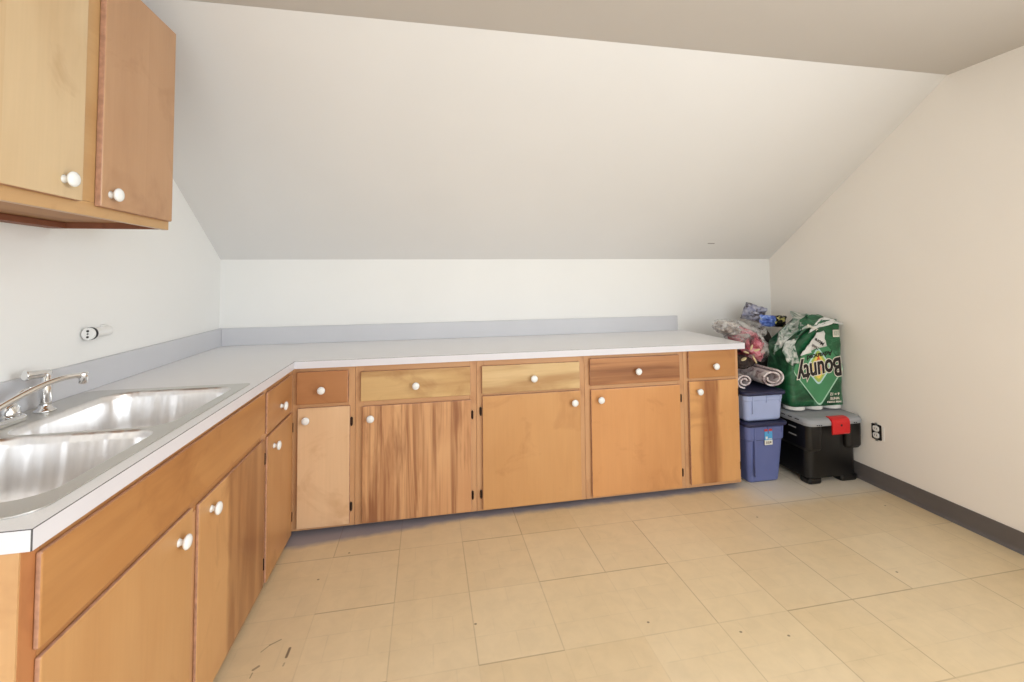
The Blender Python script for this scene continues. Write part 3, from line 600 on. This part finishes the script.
# local frame: x along the front (0..PWID), y depth (0..PDEP), z up
s = NT('green_wrap', Roughness=.28); c = s.coord(); n1 = s.noise(s.map(c, (0, 0, 0), (1, 1, 1.6)), 9, 4, 1.2)
s.out(s.ramp(n1, [(.3, lin(18, 62, 40)), (.55, lin(34, 98, 62)), (.8, lin(92, 150, 118))])); s.bump(s.noise(c, 26, 4, 1.5), .5, .006); GRN = s.m
TOW = plain('white_paper_towel', lin(228, 226, 222), .9, var=.06, scale=40)
def bulge_outline(r, z, ins=0):
    # outline of 3 x 2 rolls wrapped in film: straight front and back, soft corners, shallow scallops
    base = rrect(ins, PWID-ins, ins, PDEP-ins, .04, z, 8); return base
bm = bmesh.new(); L = []
for k in range(15):
    t = k/14; z = .028+t*(PHT-.028); L.append(bulge_outline(0, z, .002+.004*math.sin(t*9)**2 + (.012*max(0, t-.93)/.07)))
loft(bm, L)
bmesh.ops.subdivide_edges(bm, edges=[e for e in bm.edges if e.calc_length() > .1], cuts=6)
for v_ in bm.verts:
    n = noise.noise(v_.co*16+Vector((3, 1, 2)))*.004; 
    if v_.co.z > .05 and v_.co.y > .004: v_.co += Vector((n, n, 0))
    if v_.co.x < .03: v_.co.x += noise.noise(v_.co*11)*.012
    if v_.co.z > .3: v_.co.z -= max(0, .24-v_.co.x)*.75*(v_.co.z-.3)/.28
build('wrapper', bm, GRN, tT, local=True, smooth=True)
for i in range(3):
    for j in range(1):
        cx = .068+i*.133; cy = .0655
        bm = bmesh.new(); lathe(bm, [(.022, .006), (.024, .0005), (.058, .0005), (.064, .006), (.064, .0275), (.02, .0275)], (cx, cy, 0), (0, 0, 1), 28)
        build('paper_roll', bm, TOW, tT, local=True, smooth=False)
# printed diamonds on the front: thin film layers at y<0
def fplate(name, poly, y, mat, parent, th=.0006):
    bm = bmesh.new(); es = []
    vs = [bm.verts.new((p[0], y, p[1])) for p in poly]; f = bm.faces.new(vs)
    e = bmesh.ops.extrude_face_region(bm, geom=[f]); bmesh.ops.translate(bm, vec=(0, th, 0), verts=[g for g in e['geom'] if isinstance(g, bmesh.types.BMVert)])
    return build(name, bm, mat, parent, local=True)
def rdiamond(cx, cz, hw, up, dn, skew, r=.12, n=6):
    C = [Vector((cx+hw, cz+skew)), Vector((cx+skew*.3, cz+up)), Vector((cx-hw, cz-skew)), Vector((cx-skew*.3, cz-dn))]; out = []
    for i in range(4):
        p, a, b = C[i], C[i-1], C[(i+1) % 4]; A = p+(a-p)*r; B = p+(b-p)*r
        for k in range(n+1): t = k/n; out.append(tuple(A*(1-t)**2+p*2*t*(1-t)+B*t*t))
    return out
pm = [plain('print_pale_line', lin(176, 214, 190), .35), plain('print_mid_green', lin(74, 146, 100), .3, var=.2), plain('print_pale_blue', lin(190, 224, 222), .35),
      plain('print_lime', lin(170, 196, 96), .35), plain('print_yellow', lin(238, 212, 96), .35), plain('print_orange', lin(226, 110, 60), .35)]
DCX, DCZ = .199, .268
yy = -.0012
fr = fplate('front_print', rdiamond(DCX+.006, DCZ, .193, .232, .248, .004), yy, pm[0], tT)
specs = [(1, .1905, .229, .245), (2, .098, .142, .118), (3, .084, .126, .103), (4, .062, .104, .078), (5, .034, .086, .045)]
for k, (mi, hw, up, dn) in enumerate(specs):
    yy -= .0006; fplate('printed_diamond', rdiamond(DCX+.004, DCZ+.01, hw, up, dn, .004, .2 if mi > 1 else .12), yy, pm[mi], fr)
def text_part(name, body, size, loc, rot, mat, parent, off=0, ext=.0004, sx=1, shear=.15, spacing=1):
    cu = bpy.data.curves.new(name, 'FONT'); cu.body = body; cu.size = size; cu.align_x = 'CENTER'; cu.align_y = 'CENTER'; cu.offset = off; cu.extrude = ext; cu.shear = shear; cu.space_character = spacing; cu.resolution_u = 4
    o = bpy.data.objects.new(name, cu); COL.objects.link(o); bpy.context.view_layer.update()
    me = bpy.data.meshes.new_from_object(o.evaluated_get(bpy.context.evaluated_depsgraph_get())); bpy.data.objects.remove(o)
    me.transform(Matrix.Diagonal((sx, 1, 1, 1))); me.materials.clear(); me.materials.append(mat)
    q = bpy.data.objects.new(name, me); COL.objects.link(q); q.parent = parent; q.location = loc; q.rotation_euler = rot; return q
TR = (PI/2, PI+math.radians(-10), 0)
TWH = plain('letter_white', lin(236, 228, 214), .4); TBK = plain('letter_black', lin(22, 14, 18), .3)
R_ = Matrix.Rotation(0, 3, 'X')
def face_rot(tilt): return (Matrix.Rotation(-tilt, 4, 'Y') @ Matrix.Rotation(PI/2, 4, 'X')).to_euler()
TIL = PI+math.radians(9)
text_part('lettering_outline', 'Bounty', .166, (.214, -.0062, .268), face_rot(TIL), TWH, fr, off=.0105, sx=.69, spacing=1.0)
text_part('lettering', 'Bounty', .166, (.214, -.0072, .268), face_rot(TIL), TBK, fr, off=.0048, sx=.69, spacing=1.0)
text_part('lettering', 'Advanced', .046, (.212, -.0064, .362), face_rot(TIL), TBK, fr, off=.001, sx=1.05)
text_part('lettering', 'WHITE', .022, (.318, -.0020, .075), face_rot(PI), TWH, tT, off=.0008)
text_part('lettering', '6 = 12', .026, (.318, -.0020, .103), face_rot(PI), TWH, tT, off=.0008)
text_part('lettering', 'PAPER TOWELS', .015, (.312, -.0020, .052), face_rot(PI), TWH, tT, off=.0006)
# bar code block, top right
bm = bmesh.new(); box(bm, .320, .368, -.003, -.0022, .478, .525, 0)
for k in range(7): box(bm, .325+k*.006, .325+k*.006+.0022+.001*(k % 2), -.0036, -.0031, .486, .521, 1)
build('bar_code', bm, [TWH, plain('bar_grey', lin(120, 140, 128))], tT, local=True)
# torn film flaps on top
s = NT('torn_film', Roughness=.3); c = s.coord(); n1 = s.noise(c, 13, 3, 1.4)
s.out(s.ramp(n1, [(.34, lin(38, 86, 62)), (.42, lin(110, 134, 120)), (.52, lin(184, 188, 182)), (.7, lin(222, 222, 216))])); s.bump(s.noise(c, 40, 4, 1), .6, .006); FILM = s.m
s = NT('green_film_flap', Roughness=.3); c = s.coord(); n1 = s.noise(c, 12, 3, 1.2)
s.out(s.ramp(n1, [(.35, lin(26, 74, 50)), (.6, lin(50, 112, 78)), (.75, lin(150, 178, 160))])); s.bump(s.noise(c, 30, 4, 1), .5, .006); FILG = s.m
def sheet(name, path, width, mat, parent, seed=0, amp=.012, nu=22, nv=9, local=True):
    """crumpled strip: path = list of points (centre line), width vector list or single"""
    bm = bmesh.new(); P = [Vector(p) for p in path]; Wd = [Vector(w_) for w_ in width]; rows = []
    for i in range(nu+1):
        t = i/nu*(len(P)-1); k = min(int(t), len(P)-2); f = t-k; f = f*f*(3-2*f)
        c_ = P[k].lerp(P[k+1], f); w_ = Wd[k].lerp(Wd[k+1], f); row = []
        for j in range(nv+1):
            v_ = (j/nv-.5)*2; p = c_+w_*v_
            q = Vector((i*.33+seed*7, j*.5, seed)); p = p+Vector((noise.noise(q), noise.noise(q+Vector((9, 0, 0))), noise.noise(q+Vector((0, 9, 4)))))*amp
            row.append(bm.verts.new(p))
        rows.append(row)
    for a, b in zip(rows, rows[1:]):
        for j in range(nv): bm.faces.new((a[j], a[j+1], b[j+1], b[j]))
    o = build(name, bm, mat, parent, local=local, smooth=True)
    so = o.modifiers.new('thick', 'SOLIDIFY'); so.thickness = .0012; return o
sheet('film_flap', [(.38, .12, .585), (.25, .11, .60), (.12, .08, .58), (.02, .04, .52), (-.07, .01, .46), (-.11, .0, .41)], [(.0, .12, .01), (.02, .12, .03), (.04, .09, .05), (.05, .05, .05), (.03, .03, .05), (.01, .01, .03)], FILM, tT, 1, .024)
sheet('film_flap', [(.392, .02, .578), (.32, .01, .588), (.22, -.004, .57), (.15, -.012, .53)], [(.0, .03, .014), (.0, .03, .018), (.01, .02, .02), (.02, .0, .02)], TOW, tT, 6, .012, 14, 5)
tag(sheet('film_flap', [(.26, -.004, .47), (.17, -.012, .455), (.11, -.018, .42), (.10, -.022, .375)], [(.0, .01, .05), (.02, .0, .055), (.035, 0, .03), (.04, 0, .01)], TOW, tT, 2, .010, 12, 6), 'white torn flap with small print')
sheet('film_flap', [(.36, .08, .575), (.30, .05, .60), (.20, .04, .59), (.10, .02, .55), (.05, -.01, .50)], [(.01, .05, -.02), (.02, .04, .02), (.01, .05, .03), (.02, .04, .03), (.03, .01, .04)], FILG, tT, 3, .02)
sheet('film_flap', [(.02, .0, .47), (-.02, -.01, .42), (0, -.012, .36), (.03, -.008, .31)], [(.05, .0, .01), (.045, .0, .02), (.04, 0, .02), (.03, 0, .01)], FILM, tT, 4, .015, 14, 8)
text_part('lettering', 'More', .034, (.20, -.0225, .452), face_rot(PI-.5), TBK, tT, off=.0008)
text_part('lettering', 'Thick', .026, (.165, -.0275, .420), face_rot(PI-.5), TBK, tT, off=.0006)
text_part('lettering', 'BOUNTY', .02, (.13, -.045, .55), face_rot(-.45), TWH, tT, off=.0006)

# ------------------------------------------------------------------ things piled on the blue boxes
s = NT('grey_pink_rug', Roughness=.9); c = s.coord(); n1 = s.noise(c, 22, 4, 1)
s.out(s.ramp(n1, [(.32, lin(120, 96, 98)), (.46, lin(200, 184, 184)), (.62, lin(230, 222, 220))])); s.bump(n1, .4, .003); RUG = s.m
ZL = .583
def ribbon(name, pts, th, ya, yb, mat, parent, rot=0):
    """closed thin band following 2-D path pts (x,z), extruded in y"""
    P = [Vector((p[0], p[1])) for p in pts]; left, right = [], []
    for i, p in enumerate(P):
        d = (P[min(i+1, len(P)-1)]-P[max(i-1, 0)]).normalized(); nn = Vector((-d.y, d.x))*th/2; left.append(p+nn); right.append(p-nn)
    prof_ = left+right[::-1]; bm = bmesh.new(); L = []
    for k in range(7):
        y = ya+(yb-ya)*k/6; L.append([(p.x+noise.noise(Vector((p.x*9, k, 1)))*.004, y, p.y) for p in prof_])
    loft(bm, L, cap0=False, cap1=False)
    n = len(P)
    for l in (0, 6):
        bm.verts.ensure_lookup_table(); o_ = l*2*n
        for i in range(n-1): bm.faces.new([bm.verts[o_+i], bm.verts[o_+i+1], bm.verts[o_+2*n-2-i], bm.verts[o_+2*n-1-i]])
    return build(name, bm, mat, parent, smooth=False)
tR = empty('rolled_rug', (3.45, -.4, ZL), 'grey-pink rug rolled up from both ends on top of the light blue box', 'rug')
def spiral(cx, cz, r0_, r1_, a0, turns, n=40, sx=1.0):
    return [(cx+sx*(r0_+(r1_-r0_)*i/n)*math.cos(a0+turns*2*PI*i/n), cz+(r0_+(r1_-r0_)*i/n)*math.sin(a0+turns*2*PI*i/n)) for i in range(n+1)]
R1 = spiral(3.500, ZL+.062, .020, .052, 0, 1.78, sx=1.7)
R1 = spiral(3.545, ZL+.0625, .024, .056, PI*.9, 1.8, sx=1.6)
R2 = spiral(3.345, ZL+.050, .012, .044, 0, 1.75, sx=1.4)
ribbon('rug_roll', R1, .011, -.60, -.14, RUG, tR); ribbon('rug_roll', R2, .010, -.59, -.14, RUG, tR)
# crumpled lumps
def lump(name, c, rad, mat, parent=None, seed=0, amp=.25, freq=4, sub=4, ridge=True, rot=None, origin=None, flat=None):
    bm = bmesh.new(); bmesh.ops.create_icosphere(bm, subdivisions=sub, radius=1)
    for v_ in bm.verts:
        d = v_.co.normalized(); q = d*freq*.5+Vector((seed*5.1, seed*2.3, seed))
        a = noise.noise(q); b = noise.noise(q*2.3+Vector((4, 4, 4))); 
        k = 1+amp*((1-abs(a)*3) if ridge else a*1.5)+amp*.4*b; v_.co = Vector((d.x*rad[0], d.y*rad[1], d.z*rad[2]))*k
    M = Matrix.Translation(c)
    if rot: M = M @ Matrix.Rotation(rot[0], 4, 'X') @ Matrix.Rotation(rot[1], 4, 'Y') @ Matrix.Rotation(rot[2], 4, 'Z')
    bm.transform(M)
    if flat is not None:
        for v_ in bm.verts: v_.co.z = max(v_.co.z, flat)
    return build(name, bm, mat, parent, smooth=True, origin=origin if not parent else None)
s = NT('clear_bag_film', Roughness=.12, Alpha=1); s.b.inputs['Base Color'].default_value = (.8, .8, .78, 1)
c = s.coord(); cr = s.noise(s.map(c, (0, 0, 0), (1, .5, 1), (0, .7, 0)), 11, 3, 1.0); s.bump(s.noise(c, 14, 4, 1.5), .9, .012)
al = s.n('ShaderNodeMapRange', {0: cr, 1: .44, 2: .68, 3: .06, 4: .60}).outputs[0]; s.t.links.new(al, s.b.inputs['Alpha'])
s.out(s.mix(s.noise(c, 9, 3), lin(208, 204, 200), lin(240, 238, 234))); BAG = s.m
s = NT('rose_cloth', Roughness=.8); c = s.coord(); n1 = s.noise(c, 13, 4, 1.2)
s.out(s.ramp(n1, [(.34, lin(64, 26, 34)), (.46, lin(176, 72, 90)), (.58, lin(214, 128, 142)), (.72, lin(232, 200, 196))])); s.bump(n1, .6, .01); ROSE = s.m
s = NT('tan_crinkle', Roughness=.6); c = s.coord(); n1 = s.noise(c, 18, 4, 1.2)
s.out(s.ramp(n1, [(.32, lin(120, 104, 96)), (.45, lin(190, 176, 168)), (.6, lin(226, 216, 210))])); s.bump(n1, .6, .008); CRK = s.m
DARKC = plain('dark_brown_contents', lin(58, 42, 36), .7, var=.5, scale=30)
tG = empty('plastic_bag', (3.46, -.40, ZL+.12), 'clear plastic bag stuffed with rose-pink cloth leaning over the counter end', 'bag')
lump('bag_contents', (3.492, -.43, .840), (.078, .11, .115), ROSE, tG, 2, .22, 4, rot=(0, math.radians(-35), 0))
lump('bag_contents', (3.365, -.40, .958), (.070, .085, .038), CRK, tG, 5, .25, 4, rot=(0, math.radians(12), 0))
lump('bag_film', (3.492, -.425, .866), (.092, .13, .160), BAG, tG, 7, .16, 5, rot=(0, math.radians(-44), 0))
lump('bag_film', (3.372, -.40, .962), (.088, .10, .052), BAG, tG, 9, .16, 5, rot=(0, math.radians(10), 0))
# flowers in a dark wrap
tA = empty('flower_bunch', (3.375, -.50, .71), 'small cream artificial flowers in dark wrapping between bag and rug', 'flowers')
lump('flower_wrap', (3.375, -.50, .740), (.080, .075, .040), DARKC, tA, 3, .22, 4, flat=.6995)
PET = plain('cream_petal', lin(222, 206, 158), .6, var=.1)
random.seed(4)
for (fx, fz, ln, an) in ((3.395, .800, .055, -70), (3.365, .815, .045, 160), (3.380, .835, .04, 75), (3.405, .828, .04, 20), (3.345, .79, .045, 205)):
    a = math.radians(an); bm = bmesh.new(); d = Vector((math.cos(a), -.25, math.sin(a))).normalized()
    bmesh.ops.create_icosphere(bm, subdivisions=3, radius=1)
    bm.transform(Matrix.Translation(Vector((fx, -.605, fz))+d*ln*.5) @ d.to_track_quat('X', 'Y').to_matrix().to_4x4() @ Matrix.Diagonal((ln*.5, .006, .014, 1)))
    build('petal', bm, PET, tA, smooth=True)
# patterned package and blue packet behind
s = NT('patterned_package', Roughness=.4); c = s.coord(); vo = s.n('ShaderNodeTexVoronoi', {'Vector': c, 'Scale': 34}, feature='F1').outputs[0]; nz = s.noise(c, 26, 3, 1)
s.out(s.mix(s.n('ShaderNodeMapRange', {0: nz, 1: .45, 2: .6}).outputs[0], s.mix(vo, lin(210, 208, 216), lin(120, 124, 160)), lin(70, 62, 66))); PAT = s.m
def pouch(name, c, w_, h_, th, rot, mat, parent, seed=0, n=22):
    """pillow-shaped crimped packet standing in the local xz plane"""
    bm = bmesh.new(); F_, B_ = [], []
    for sgn, store in ((-1, F_), (1, B_)):
        for i in range(n+1):
            row = []
            for j in range(n+1):
                u_, v_ = i/n*2-1, j/n*2-1
                bul = (max(0, 1-abs(u_)**2.6)*max(0, 1-abs(v_)**2.6))**.6
                q = Vector((u_*2.2+seed, v_*2.2, seed*3+sgn)); k = noise.noise(q)*.35+noise.noise(q*2.6)*.22
                ed = 1+noise.noise(Vector((u_*3, v_*3, seed)))*.10
                row.append(bm.verts.new((u_*w_/2*ed, sgn*th/2*bul*(1+k)+noise.noise(q*1.4)*th*.25, v_*h_/2*ed)))
            store.append(row)
    for S_ in (F_, B_):
        for a, b in zip(S_, S_[1:]):
            for j in range(n): bm.faces.new((a[j], a[j+1], b[j+1], b[j]))
    bmesh.ops.remove_doubles(bm, verts=bm.verts, dist=.0004)
    for f in bm.faces: f.smooth = True
    o = build(name, bm, mat, None); o.location = c; o.rotation_euler = rot
    if parent: o.parent = parent; o.location = Vector(c)-parent.location
    return o
pb = pouch('patterned_package', (3.735, -.215, 1.035), .15, .13, .07, (.2, math.radians(18), -.5), PAT, None, 11)
tag(pb, 'small black-and-white patterned plastic package, topmost in the corner pile', 'package')
s = NT('blue_black_packet', Roughness=.25); c = s.coord(); sp = s.n('ShaderNodeSeparateXYZ', {0: c})
n1 = s.noise(c, 24, 3, .8); xx = s.ma('ADD', sp.outputs[0], s.ma('MULTIPLY', s.ma('SUBTRACT', n1, .5), .05))
bl = s.ramp(s.noise(c, 30, 3), [(.35, lin(60, 84, 170)), (.55, lin(110, 142, 222)), (.72, lin(210, 222, 244))])
bk = s.ramp(n1, [(.45, lin(26, 26, 30)), (.56, lin(60, 56, 44)), (.62, lin(230, 220, 140))])
s.out(s.mix(s.n('ShaderNodeMapRange', {0: xx, 1: .005, 2: .012}).outputs[0], bl, bk))
pk = pouch('shiny_packet', (3.80, -.325, .985), .185, .085, .05, (.15, math.radians(2), -.25), s.m, None, 3)
tag(pk, 'shiny blue packet with a black and yellow end, wedged behind the clear bag', 'package')

sk = lump('corner_sack', (3.80, -.165, .47), (.155, .115, .47), plain('dark_grey_sacking', lin(86, 80, 78), .85, var=.5, scale=16, bump=.5), None, 15, .06, 4, origin=(3.80, -.165, .0), flat=.001)
tag(sk, 'dark grey sack standing in the corner behind the black box and towel pack', 'sack')
lump('bag_film', (3.575, -.40, .945), (.065, .09, .055), BAG, tG, 19, .16, 4, rot=(0, math.radians(25), 0))
